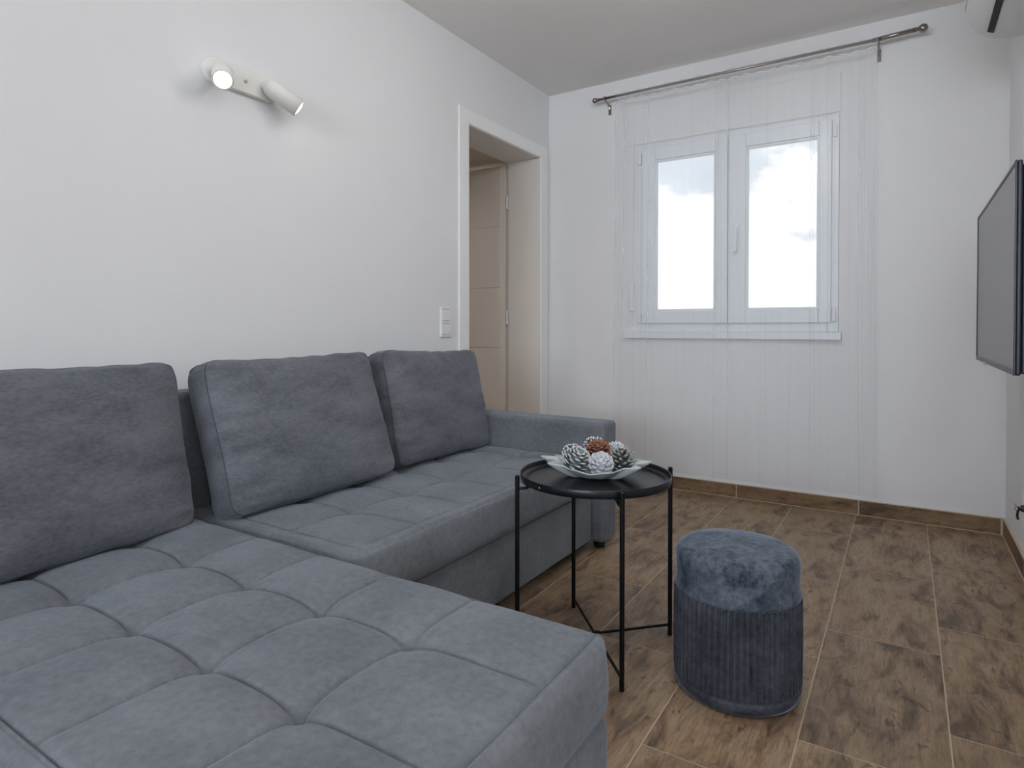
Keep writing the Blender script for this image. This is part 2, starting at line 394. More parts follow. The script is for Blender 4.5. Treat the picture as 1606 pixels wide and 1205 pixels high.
# distant mast seen beyond the right-hand pane
b = bmesh.new(); cyl(b, (.162, 12, -4), (.162, 12, 1.38), .012, .006, 8); cyl(b, (.10, 12, 1.22), (.22, 12, 1.22), .006, n=6); cyl(b, (.12, 12, 1.29), (.20, 12, 1.29), .006, n=6)
tag(obj('roof_antenna', b, M['steel']), 'thin dark aerial mast outside, low in the right-hand window pane', 'antenna')

# ------------------------------------------------------------------ curtain rod and sheer curtain
ry, rz = L-.081, 2.374
t = thing('curtain_rod', 'thin brushed steel curtain rod with ball finials above the window', 'curtain rod', (1.22, ry, rz))
rodx = [(.40-1.22, 0), (1.885-1.22, 0), (2.045-1.22, .0)]
def rodz(x): return .004*(x-.665) if x > .665 else 0
obj('rod_tube', cyl(bmesh.new(), (.385-1.22, 0, 0), (1.90-1.22, 0, .004), .0082, n=20), M['steel'], t, smooth=True, label='thinner inner tube of the rod')
obj('rod_tube', cyl(bmesh.new(), (1.865-1.22, 0, .004), (2.045-1.22, 0, .012), .0108, n=20), M['steel'], t, smooth=True, label='thicker outer tube at the right end')
for x, z, s, r in ((.375-1.22, 0, -1, .0165), (2.062-1.22, .0125, 1, .0205)):
    prof = [(0, -.020), (.010, -.020), (.012, -.014), (.009, -.011), (.009, -.008)]
    for i in range(1, 12):
        a = PI*i/12; prof.append((r*math.sin(a)*1.0+.0, r-.010-r*math.cos(a)))
    prof.append((0, 2*r-.010))
    obj('finial', lathe(bmesh.new(), prof, 24, dir_matrix((x, 0, z), (s, 0, 0))), M['steel'], t, smooth=True)
for x in (.436-1.22, 1.890-1.22):
    b = bmesh.new()
    ringp = [(x, .0125*math.cos(a), .0125*math.sin(a)) for a in [2*PI*i/20 for i in range(21)]]
    tube(b, ringp, .003, 6)
    tube(b, [(x, .008, -.010), (x, .035, -.016), (x, .060, -.022), (x, .072, -.030), (x, .076, -.045)], .0055, 8)
    box(b, x-.009, x+.009, .0765, .081, -.078, -.018)
    cyl(b, (x, .0765, -.03), (x, .074, -.03), .004, n=10); cyl(b, (x, .0765, -.065), (x, .074, -.065), .004, n=10)
    obj('bracket', b, M['steel'], t, smooth=False)

pleats = []
rnd = random.Random(11)
for x, a, w_ in ((.523, .020, .005), (.545, .014, .006), (.575, .020, .005), (.600, .012, .009), (.640, .010, .006), (.70, .010, .007), (.735, .022, .006),
                 (.76, .008, .005), (.99, .006, .007), (1.115, .018, .004), (1.150, .010, .006), (1.185, .022, .005), (1.215, .010, .009), (1.300, .008, .005),
                 (1.385, .010, .006), (1.455, .007, .005), (1.505, .008, .006), (1.600, .022, .0045), (1.635, .012, .006), (1.672, .022, .006), (1.700, .012, .005),
                 (1.780, .016, .006), (1.812, .022, .0045), (1.838, .020, .005), (1.856, .014, .005), (1.875, .012, .004)):
    pleats.append((x, a, w_, rnd.uniform(-.012, .012), rnd.uniform(0, 6.28)))
def curtain_y(x, z):
    d = (2.39-z)/2.28
    y = (.008*noise.noise((x*14, z*.35, 3.3)) + .0022*noise.noise((x*55, z*.3, 9.1)))*(.4+.8*d)
    for (px, a, w_, dr_, ph) in pleats:
        q = (x-(px+dr_*d+.004*math.sin(z*2.1+ph)))/(w_*1.5*(1+.9*d))
        if abs(q) < 3.5: y -= .75*a*(.45+.55*min(1, d*5))*(1-.75*max(0, d-.45))*math.exp(-q*q)
    return y
b = bmesh.new(); NX, NZ = 900, 46
zl = [2.3875, 2.3855, 2.383, 2.376, 2.369, 2.362, 2.355, 2.345]+[2.345-(2.345-.118)*(i/(NZ-8))**1.0 for i in range(1, NZ-7)]
grid = []
for j, z in enumerate(zl):
    row = []
    d = (2.39-z)/2.28
    for i in range(NX+1):
        x = .510+(1.377)*i/NX
        xs = x+(x-1.2)*.018*d
        pk = .0115*(1 if 2.362 <= z <= 2.384 else .35) if z > 2.358 else 0     # rod pocket bulges in front of the rod
        y = ry - .0005 + curtain_y(x, z)*(1 if z < 2.35 else .45) - pk - .004
        row.append(b.verts.new((xs, y, z+(.003*math.sin(x*70) if j == 0 else 0))))
    grid.append(row)
for A, B in zip(grid, grid[1:]):
    for i in range(NX): b.faces.new((A[i], A[i+1], B[i+1], B[i]))
t = thing('sheer_curtain', 'sheer white voile curtain hanging from the steel rod over the window', 'curtain')
obj('curtain_panel', b, M['voile'], t, smooth=True)
b = bmesh.new(); pts = []
for i in range(500):
    x = .515+1.365*i/499
    pts.append((x+.0, ry-.0135+curtain_y(x, 2.3)*.45, 2.333+.005*math.sin(x*95)+.005*noise.noise((x*40, 1, 2))+.003*math.sin(x*31)))
tube(b, pts, .0034, 6); obj('gathering_cord', b, M['string'], t, smooth=True)

# ------------------------------------------------------------------ television
t = thing('television', 'slim flat-screen television with a grey screen hung on the right wall', 'television', (2.25, 2.533, 1.113))
ty, tz = .494, .277
b = bmesh.new(); box(b, .0, .012, -ty, ty, -tz, tz); box(b, .012, .040, -ty+.003, ty-.02, -tz+.004, tz-.01); 
obj('back_shell', b, M['tvside'], t, bevel=.005, seg=3)
b = bmesh.new(); fw = .008
for a in ((-ty, -ty+fw*.8, -tz, tz), (ty-fw*.8, ty, -tz, tz), (-ty+fw*.8, ty-fw*.8, tz-fw, tz), (-ty+fw*.8, ty-fw*.8, -tz, -tz+.015)):
    box(b, -.004, .0005, a[0], a[1], a[2], a[3])
obj('bezel', b, M['tvframe'], t, bevel=.0012)
obj('screen', BX(-.0015, .0005, -ty+.006, ty-.006, -tz+.014, tz-.007), M['screen'], t)
obj('logo_badge', BX(-.008, -.002, .155, .185, -tz-.006, -tz+.006), M['silver'], t, bevel=.0015, label='small silver badge under the screen')
b = bmesh.new(); box(b, .041, .060, -.16, .16, -.14, .14); box(b, .060, .148, -.05, .05, -.05, .05); box(b, .148, .1585, -.2, .2, -.15, .15)
obj('wall_bracket', b, M['blackpl'], t, bevel=.002)

# ------------------------------------------------------------------ air conditioner
ay1 = 3.04; ay0 = ay1-.80
t = thing('air_conditioner', 'white split air conditioner high on the right wall near the ceiling', 'air conditioner', (W, ay1, 2.232))
prof = [(-.0005, .17), (-.19, .17), (-.205, .155), (-.210, .13), (-.211, .02), (-.210, -.035), (-.205, -.070), (-.190, -.105), (-.165, -.135), (-.130, -.155), (-.085, -.168), (-.04, -.170), (-.0005, -.165)]
b = bmesh.new(); rows = []
for k, (y, s) in enumerate(((0, .90), (-.004, .95), (-.012, .985), (-.025, 1.0), (-.775, 1.0), (-.788, .985), (-.796, .95), (-.80, .90))):
    rows.append([b.verts.new((x*s, y, z*s if z < 0 else z*(.5+.5*s))) for x, z in prof])
for A, B in zip(rows, rows[1:]):
    for i in range(len(prof)-1): b.faces.new((A[i], A[i+1], B[i+1], B[i]))
b.faces.new(rows[0]); b.faces.new(rows[-1][::-1])
obj('casing', b, M['acplastic'], t, smooth=True)
def on_prof(f):   # point on lower front curve
    seg = prof[6:11]; q = f*(len(seg)-1); i = min(int(q), len(seg)-2); q -= i
    return (seg[i][0]*(1-q)+seg[i+1][0]*q, seg[i][1]*(1-q)+seg[i+1][1]*q)
b = bmesh.new()
(xa, za), (xb, zb) = (-.144, -.1490), (-.124, -.1580)
n_ = Vector((za-zb, 0, -(xa-xb))).normalized(); n_ = n_ if n_.z < 0 else -n_
vs = []
for y in (-.075, -.72):
    vs += [(xa, y, za), (xb, y, zb)]
vv = [Vector(v) for v in vs]
q = [b.verts.new(p+n_*.0022) for p in vv]+[b.verts.new(p-n_*.01) for p in vv]
for f in ((0, 1, 3, 2), (4, 6, 7, 5), (0, 2, 6, 4), (1, 5, 7, 3), (0, 4, 5, 1), (2, 3, 7, 6)): b.faces.new([q[i] for i in f])
obj('air_outlet', b, M['slot'], t, label='dark air outlet slot')
b = bmesh.new(); box(b, -.2118, -.2095, -.74, -.04, -.040, -.0385)
obj('panel_seam', b, M['steel'], t)

# ------------------------------------------------------------------ switch, socket and plug
t = thing('light_switch', 'white double light switch on the left wall beside the door casing', 'light switch', (0, 2.529, .990))
b = bmesh.new(); fh, fw = .0775, .0425
for a in ((-fw, -fw+.012, -fh, fh), (fw-.012, fw, -fh, fh), (-fw+.012, fw-.012, fh-.012, fh), (-fw+.012, fw-.012, -fh, -fh+.012), (-fw+.012, fw-.012, -.006, .006)):
    box(b, 0, .011, a[0], a[1], a[2], a[3])
obj('switch_frame', b, M['plastic'], t, bevel=.003, seg=3)
for z in (.0358, -.0358):
    b = bmesh.new(); box(b, .001, .0125, -.0295, .0295, z-.0285, z+.0285); o = obj('rocker', b, M['plastic'], t, bevel=.003, seg=3)
t = thing('wall_socket', 'white double socket low on the right wall with a black plug in it', 'socket', (W, 3.060, .287))
obj('socket_plate', BX(-.010, 0, -.125, .042, -.042, .042), M['plastic'], t, bevel=.003)
for y in (0, -.082): obj('socket_insert', cyl(bmesh.new(), (-.010, y, 0), (-.0112, y, 0), .021, n=24), M['plastic'], t)
t = thing('power_plug', 'black plug with thin cords in the low wall socket on the right', 'plug', (W-.0115, 2.978, .283))
b = bmesh.new(); cyl(b, (-.0004, 0, 0), (-.016, 0, 0), .015, .012, 16); cyl(b, (-.016, 0, 0), (-.022, 0, -.004), .011, .007, 16); obj('plug_body', b, M['blackpl'], t, smooth=False, bevel=.002)
b = bmesh.new(); tube(b, [(-.020, 0, -.002), (-.024, .004, -.014), (-.025, .010, -.030), (-.022, .016, -.046)], .0042, 8); obj('strain_relief', b, M['blackpl'], t, smooth=True)
b = bmesh.new()
tube(b, [(-.022, .003, -.004), (-.027, .022, .002), (-.028, .045, .004), (-.026, .062, .002)], .0012, 6)
tube(b, [(-.023, .004, -.012), (-.027, .024, -.015), (-.028, .045, -.014), (-.026, .064, -.011)], .0012, 6)
obj('cord', b, M['blackpl'], t, smooth=True)

# ------------------------------------------------------------------ wall spotlights
t = thing('wall_spotlight', 'white two-spot wall lamp with lit bulbs on the left wall', 'wall lamp', (0, 1.365, 1.838))
b = bmesh.new(); hl, hr = .150, .043; n = 20; x1 = .024
outl = [(hl-hr+hr*math.cos(a), hr*math.sin(a)) for a in [-PI/2+PI*i/n for i in range(n+1)]]+[(-hl+hr+hr*math.cos(a), hr*math.sin(a)) for a in [PI/2+PI*i/n for i in range(n+1)]]
va = [b.verts.new((0, y, z)) for y, z in outl]; vb = [b.verts.new((x1, y, z)) for y, z in outl]
b.faces.new(va); b.faces.new(vb[::-1])
for i in range(len(outl)): j = (i+1) % len(outl); b.faces.new((va[i], va[j], vb[j], vb[i]))
obj('mounting_plate', b, M['lampw'], t, bevel=.003, seg=3)
b = bmesh.new(); cyl(b, (x1-.001, 0.005, -.003), (x1+.0035, .005, -.003), .006, n=16); obj('plate_screw', b, M['steel'], t)
def spot(base, mid, tip, r):
    base, mid, tip = Vector(base), Vector(mid), Vector(tip)
    d = (tip-mid).normalized(); Lh = (tip-mid).length
    body = lathe(bmesh.new(), [(0, 0), (r*.55, 0), (r*.80, .006), (r*.94, .018), (r, .032), (r, Lh), (r*.90, Lh+.0005), (r*.88, Lh-.006), (0, Lh-.008)], 36, dir_matrix(mid, d))
    body = obj('spot_head', body, M['lampw'], t, smooth=True)
    obj('bulb', lathe(bmesh.new(), [(0, Lh-.0055), (r*.80, Lh-.0055), (r*.78, Lh+.000), (r*.5, Lh+.005), (0, Lh+.007)], 30, dir_matrix(mid, d)), M['bulb'], body, smooth=True)
    obj('bulb_ring', lathe(bmesh.new(), [(r*.80, Lh-.004), (r*.89, Lh-.004), (r*.89, Lh+.002), (r*.81, Lh+.002), (r*.80, Lh-.004)], 30, dir_matrix(mid, d)), M['lampw'], body, smooth=True)
    b = bmesh.new(); cyl(b, base, mid+d*.03, .010, n=16); obj('pivot', b, M['lampw'], t, smooth=True)
spot((.020, -.095, .0), (.050, -.098, -.005), (.125, -.148, -.070), .034)
spot((.020, .070, .004), (.042, .075, .006), (.100, .172, -.062), .034)

# ------------------------------------------------------------------ sofa
def coords(lines, e0, e1, n=24, edge=.05):
    """sample positions, dense near the seams and at the outer edges"""
    xs = []
    # outer border strips
    def strip(a, bb): return [a+(bb-a)*i/14 for i in range(14)]
    xs += strip(e0, lines[0])
    for a, bb in zip(lines, lines[1:]):
        for i in range(n):
            q = i/n; q = q*q*(3-2*q)*.55+q*.45
            q = .5-.5*math.cos(PI*i/n)
            xs.append(a+(bb-a)*q)
    s = strip(lines[-1], e1); xs += s+[e1]
    return xs
def quilt(x, lines):
    """cell-local (sin, distance to seam, junction weight)"""
    if x <= lines[0]: return 0, lines[0]-x, .12
    if x >= lines[-1]: return 0, x-lines[-1], .12
    for i, (a, bb) in enumerate(zip(lines, lines[1:])):
        if a <= x <= bb:
            u = (x-a)/(bb-a); wa = .12 if i == 0 else 1; wb_ = .12 if i == len(lines)-2 else 1
            q = u*u*(3-2*u)
            return math.sin(PI*u), min(u, 1-u)*(bb-a), wa*(1-q)+wb_*q
def quilted(x0, x1, y0, y1, zt, zb, lx, ly, D=.032, r=.035, rc=.04, grooves=(), seed=0):
    bm = bmesh.new()
    xs, ys = coords(lx, x0, x1), coords(ly, y0, y1)
    G = []
    for x in xs:
        row = []
        for y in ys:
            s, du, wx = quilt(x, lx); t_, dv, wy = quilt(y, ly)
            inside = lx[0]-1e-6 <= x <= lx[-1]+1e-6 and ly[0]-1e-6 <= y <= ly[-1]+1e-6
            q = math.sqrt(s*s+t_*t_)
            f = 1-math.exp(-2.3*q)
            z = zt-.004
            dep = D*wx*wy*(1-f) if inside else D*wx*wy
            if not inside:
                # border strip: continue the boundary value
                ex = max(lx[0]-x, x-lx[-1], 0); ey = max(ly[0]-y, y-ly[-1], 0)
                dep = 0
            z -= dep
            if inside:
                z += .007*s*t_
                z -= .0085*math.exp(-(du/.0032)**2)*min(1, .35+1.2*t_) + .0085*math.exp(-(dv/.0032)**2)*min(1, .35+1.2*s)
                z -= .010*math.exp(-(q/.17)**2)*wx*wy
            z += .0018*noise.noise((x*9+seed, y*9, 0))
            # plan rounding of the vertical corners
            px, py = x, y
            dx = min(x-x0, x1-x); dy = min(y-y0, y1-y)
            d = min(dx, dy)
            if dx < rc and dy < rc:
                a, c = 1-dx/rc, 1-dy/rc
                a2, c2 = a*math.sqrt(1-c*c/2), c*math.sqrt(1-a*a/2)
                sx = 1 if x > (x0+x1)/2 else -1; sy = 1 if y > (y0+y1)/2 else -1
                px = (x1-rc+a2*rc) if sx > 0 else (x0+rc-a2*rc)
                py = (y1-rc+c2*rc) if sy > 0 else (y0+rc-c2*rc)
            if d < r: z -= r-math.sqrt(max(0, r*r-(r-d)**2))
            for g in grooves: z -= .0035*math.exp(-((d-g)/.0028)**2)
            row.append(bm.verts.new((px, py, z)))
        G.append(row)
    for A, B in zip(G, G[1:]):
        for i in range(len(ys)-1): bm.faces.new((A[i], B[i], B[i+1], A[i+1]))
    ring = [G[i][0] for i in range(len(xs))]+[G[-1][j] for j in range(1, len(ys))]+[G[i][-1] for i in range(len(xs)-2, -1, -1)]+[G[0][j] for j in range(len(ys)-2, 0, -1)]
    prev = ring; cx, cy = (x0+x1)/2, (y0+y1)/2
    zr = zt-r-.004
    for k, (q, off) in enumerate(((.25, .002), (.5, .0035), (.75, .003), (.93, .0), (1.0, -.006))):
        new = []
        for v in ring:
            z = v.co.z+(zb-v.co.z)*q
            ox = (1 if v.co.x > cx else -1)*off if (v.co.x < x0+.02 or v.co.x > x1-.02) else 0
            oy = (1 if v.co.y > cy else -1)*off if (v.co.y < y0+.02 or v.co.y > y1-.02) else 0
            new.append(bm.verts.new((v.co.x+ox, v.co.y+oy, z)))
        for i in range(len(ring)):
            j = (i+1) % len(ring); bm.faces.new((prev[i], prev[j], new[j], new[i]))
        prev = new
    bm.faces.new(prev[::-1])
    return bm
SX0 = .02
sofa = thing('corner_sofa', 'grey quilted corner sofa with a chaise along the left wall', 'sofa')
CY0, CY1, CX1 = .325, 1.052, 1.566
obj('chaise_cushion', quilted(.16, CX1, CY0, CY1, .412, .268, [.185, .335, .568, .802, 1.035, 1.268, 1.541], [.352, .592, .830, 1.033], D=.026, grooves=(.0225,), r=.042, rc=.045), M['sofa'], sofa, smooth=True)
MX1, MY0, MY1 = .893, 1.058, 2.438
obj('seat_cushion', quilted(.16, MX1, MY0, MY1, .409, .268, [.185, .36, .590, .850], [1.105, 1.337, 1.575, 1.812, 2.058, 2.30, 2.415], D=.025, grooves=(.010,), r=.024, rc=.03, seed=5), M['sofa'], sofa, smooth=True)
def soft_box(x0, x1, y0, y1, z0, z1, r, seg=5): return BX(x0, x1, y0, y1, z0, z1)
obj('chaise_base', BX(.05, CX1-.003, CY0+.003, CY1-.002, .045, .264), M['sofa'], sofa, bevel=.03, seg=5)
obj('seat_base', BX(.05, MX1-.014, MY0, MY1-.006, .045, .264), M['sofa'], sofa, bevel=.012, seg=4)
obj('armrest', BX(SX0, .932, 2.440, 2.578, .035, .551), M['sofa'], sofa, bevel=.020, seg=5)
obj('backrest', BX(SX0, .148, CY0, 2.438, .045, .762), M['sofa'], sofa, bevel=.022, seg=5)
b = bmesh.new()
for i in range(1): pass
tube(b, [(SX0+.03, 2.4395, .548), (.90, 2.4395, .548)], .001, 6)
b.free()
for x, y in ((.88, 2.505), (.10, 2.505), (.82, 1.75), (1.49, .98), (1.49, .40), (.10, .40)):
    b = bmesh.new(); cyl(b, (x, y, 0), (x, y, .044 if y < 2.5 else .034), .024, .03, 20); obj('leg', b, M['blackpl'], sofa, smooth=False)

# loose back cushions
def pillow(name, label, loc, tilt, roll, w, h, te, bf, bb, seed, yaw=0, ears=.012):
    bm = bmesh.new(); NU, NV = 64, 48
    def outline(u, v):
        # rounded corners, slightly drawn-in and uneven sides
        y, z = u*w/2, v*h/2; rc = .055
        dy, dz = w/2-abs(y), h/2-abs(z)
        if dy < rc and dz < rc:
            a, c = 1-dy/rc, 1-dz/rc
            y = math.copysign(w/2-rc+rc*(a*math.sqrt(1-c*c/2)*.75+a*.25), y); z = math.copysign(h/2-rc+rc*(c*math.sqrt(1-a*a/2)*.75+c*.25), z)
        y *= 1-.014*(1-v*v)*abs(u); z *= 1-(.040 if v > 0 else .010)*(1-u*u)*abs(v)
        y += .004*abs(u)**4*noise.noise((v*3.5, seed, u)); z += .0045*abs(v)**4*noise.noise((u*5, seed+3, v))
        return y, z
    def thick(u, v, side, b_):
        e = ((1-abs(u)**3.4)*(1-abs(v)**3.4))**.58
        wr = 0
        eu, ev = abs(u)**3.5, abs(v)**3.5
        wr += (.017 if u < 0 else .010)*eu*noise.noise((u*2.2+seed, v*9.5, seed*1.3+side))
        wr += (.015 if v > 0 else .004)*ev*noise.noise((u*8.0+v*1.5, v*2+seed, side*3.1+seed))
        wr += .004*noise.noise((u*2.2+seed*2, v*2.2, side))
        wr += .0022*abs(noise.noise((u*5+seed, v*5+u*4, side*2)))
        return te/2+b_*e+wr*(1-(abs(u)**30))*(1-(abs(v)**30))
    us = [math.sin(PI/2*(-1+2*i/NU)) for i in range(NU+1)]; vs_ = [math.sin(PI/2*(-1+2*i/NV)) for i in range(NV+1)]
    F, B = [], []
    for u in us:
        fr, br = [], []
        for v in vs_:
            y, z = outline(u, v)
            fr.append(bm.verts.new((thick(u, v, 0, bf), y, z))); br.append(bm.verts.new((-thick(u, v, 1, bb), y, z)))
        F.append(fr); B.append(br)
    for i in range(NU):
        for j in range(NV):
            bm.faces.new((F[i][j], F[i+1][j], F[i+1][j+1], F[i][j+1])); bm.faces.new((B[i][j], B[i][j+1], B[i+1][j+1], B[i+1][j]))
    ri = [(i, 0) for i in range(NU)]+[(NU, j) for j in range(NV)]+[(i, NV) for i in range(NU, 0, -1)]+[(0, j) for j in range(NV, 0, -1)]
    fr = [F[i][j] for i, j in ri]; br = [B[i][j] for i, j in ri]
    prev = fr; NS = 6
    for k in range(1, NS+1):
        q = k/NS
        if k == NS: cur = br
        else:
            cur = []
            for m_, (a, c) in enumerate(zip(fr, br)):
                p = a.co.lerp(c.co, q); i, j = ri[m_]
                o_ = Vector((0, us[i], vs_[j])); o_ = o_ if o_.length else Vector((0, 1, 0))
                mm = max(abs(us[i]), abs(vs_[j])); o_ = Vector((0, us[i] if abs(us[i]) > .97 else 0, vs_[j] if abs(vs_[j]) > .97 else 0))
                p = p+o_*(.007*math.sin(PI*q)+.003*noise.noise((m_*.35, q*2, seed)))
                cur.append(bm.verts.new(p))
        for m_ in range(len(ri)): n2 = (m_+1) % len(ri); bm.faces.new((prev[m_], prev[n2], cur[n2], cur[m_]))
        prev = cur
    seam = [v.co.copy() for v in fr]
    t = thing(name, label, 'cushion', loc, (0, 0, 0), 'loose back cushions on the sofa')
    t.rotation_euler = (Matrix.Rotation(yaw, 3, 'Z') @ Matrix.Rotation(-tilt, 3, 'Y') @ Matrix.Rotation(roll, 3, 'X')).to_euler()
    obj('cushion_body', bm, M['cushion'], t, smooth=True)
    b2 = bmesh.new(); sp = [p+Vector((.0004, 0, 0)) for p in seam[::1]]; sp.append(sp[0]); tube(b2, sp, .0014, 6)
    obj('seam_piping', b2, M['piping'], t, smooth=True)
    return t
R = math.radians
pillow('back_cushion', 'grey cushion on the chaise, nearest the camera, cut by the left edge', (.270, .650, .630), R(13), R(-1.5), .70, .470, .085, .052, .02, 3.1, yaw=R(8))
pillow('back_cushion', 'middle grey cushion, its boxed side facing the gap beside the chaise', (.294, 1.384, .630), R(19), R(1), .650, .468, .100, .045, .012, 7.7, yaw=R(-2))
pillow('back_cushion', 'far grey cushion leaning in the corner beside the armrest and door', (.264, 2.113, .629), R(13), R(-1.8), .665, .460, .090, .048, .02, 12.4, yaw=R(2.5))

# ------------------------------------------------------------------ side table
tcx, tcy = 1.2205, 1.7165
t = thing('side_table', 'round black metal tray table with four thin legs beside the sofa', 'table', (tcx, tcy, 0))
Rr = .226
prof = [(0, .5005), (Rr-.010, .5005), (Rr-.001, .502), (Rr, .508), (Rr, .5235), (Rr-.0005, .5245), (Rr-.002, .5245), (Rr-.003, .5235), (Rr-.0035, .513), (Rr-.006, .5075), (Rr-.012, .5045), (Rr-.022, .5040), (Rr-.028, .5060), (Rr-.031, .5062)]
k = 0; r_ = Rr-.033
while r_ > .02:
    prof.append((r_, .5062 if k % 2 == 0 else .5056)); r_ -= .0021; k += 1
prof.append((0, .5060))
obj('tray', lathe(bmesh.new(), prof, 128), M['traymetal'], t, smooth=True)
lr = .2505
angs = [math.atan2(1.530-tcy, 1.385-tcx), math.atan2(1.893-tcy, 1.396-tcx), math.atan2(1.903-tcy, 1.056-tcx), math.atan2(1.545-tcy, 1.047-tcx)]
lp = [(1.385-tcx, 1.530-tcy), (1.396-tcx, 1.893-tcy), (1.056-tcx, 1.903-tcy), (1.051-tcx, 1.545-tcy)]
for (x, y) in lp:
    d = Vector((x, y, 0)).normalized()
    b = bmesh.new(); cyl(b, (x, y, 0), (x, y, .524), .0068, n=20)
    cyl(b, (x, y, .524), (x, y, .5265), .0068, .005, n=20)
    leg = obj('leg', b, M['blackmetal'], t, smooth=False, bevel=.0008)
    b = bmesh.new(); tube(b, [(x, y, .487), (x-d.x*.028, y-d.y*.028, .487), (x-d.x*.044, y-d.y*.044, .4965)], .0045, 8)
    cyl(b, (x-d.x*.040, y-d.y*.040, .494), (x-d.x*.040, y-d.y*.040, .5004), .008, n=12)
    obj('tray_support', b, M['blackmetal'], leg, smooth=True)
for i in (0, 1):
    a, c = Vector((*lp[i], .033)), Vector((*lp[i+2], .033)); dz = Vector((0, 0, .004 if i else -.004))
    dd = (c-a).normalized()
    obj('crossbar', tube(bmesh.new(), [a+dd*.004, a.lerp(c, .47), a.lerp(c, .5)+dz, a.lerp(c, .53), c-dd*.004], .0042, 10), M['blackmetal'], t, smooth=True)
for a_ in (R(-108), R(-190)):
    b = bmesh.new(); p = Vector((math.cos(a_), math.sin(a_), 0)); cyl(b, (p*(Rr-.001))+Vector((0, 0, .512)), (p*(Rr+.0015))+Vector((0, 0, .512)), .0028, n=12)
    obj('rivet', b, M['steel'], t, smooth=True)

# leaf-shaped dish: oval bowl whose two ends split into three fingers
t = thing('dish', 'pale leaf-shaped ceramic dish with fingered ends on the tray table', 'dish', (1.214, 1.736, .5064), (0, 0, R(19)))
b = bmesh.new(); NA, NR_ = 320, 22
def rim(a):
    c, s = math.cos(a), math.sin(a)
    e = abs(c)
    rx, ry_ = .122, .098
    r = 1/math.sqrt((c/rx)**2+(s/ry_)**2)
    # three fingers at each end
    q = max(0, (e-.76)/.24)
    ph = math.asin(max(-1, min(1, s)))/.70
    lobes = .5+.5*math.cos(ph*2*PI*1.5)
    r += q**.5*(.002+.046*lobes**1.3)
    r += .0025*math.sin(a*9)*(1-q)
    z = .026+.020*e**2.0+.0022*math.sin(a*9+.5)*(1-q)+q*.004*lobes
    return r, z
top, bot = [], []
for k in range(NR_+1):
    q = k/NR_; tr_, br_ = [], []
    for i in range(NA):
        a = 2*PI*i/NA; r, z = rim(a)
        c, s = math.cos(a), math.sin(a)
        rb = 1/math.sqrt((c/.122)**2+(s/.098)**2)
        rr = rb*q/.8 if q < .8 else rb+(r-rb)*((q-.8)/.2)
        rr = min(rr, rb+(r-rb)*max(0, (q-.8)/.2)) if q < .8 else rr
        p_ = rr/r
        prf = 0 if p_ < .42 else ((p_-.42)/.58)**1.45
        rib = .0012*math.cos(math.asin(max(-1, min(1, s)))*8)*abs(c)**6*q
        zz = .004+z*prf+rib*(1 if abs(c) > .7 else 0)
        tr_.append(b.verts.new((rr*c, rr*s, zz))); br_.append(b.verts.new((rr*c*.995, rr*s*.995, zz-.0042+ (0.0 if p_ > .42 else .0))))
    top.append(tr_); bot.append(br_)
for S in (top, bot):
    for A, B in zip(S[1:], S[2:]):
        for i in range(NA): b.faces.new((A[i], A[(i+1) % NA], B[(i+1) % NA], B[i]))
    b.faces.new(S[1])
for i in range(NA): b.faces.new((top[-1][i], top[-1][(i+1) % NA], bot[-1][(i+1) % NA], bot[-1][i]))
obj('dish_body', b, M['ceramic'], t, smooth=True)

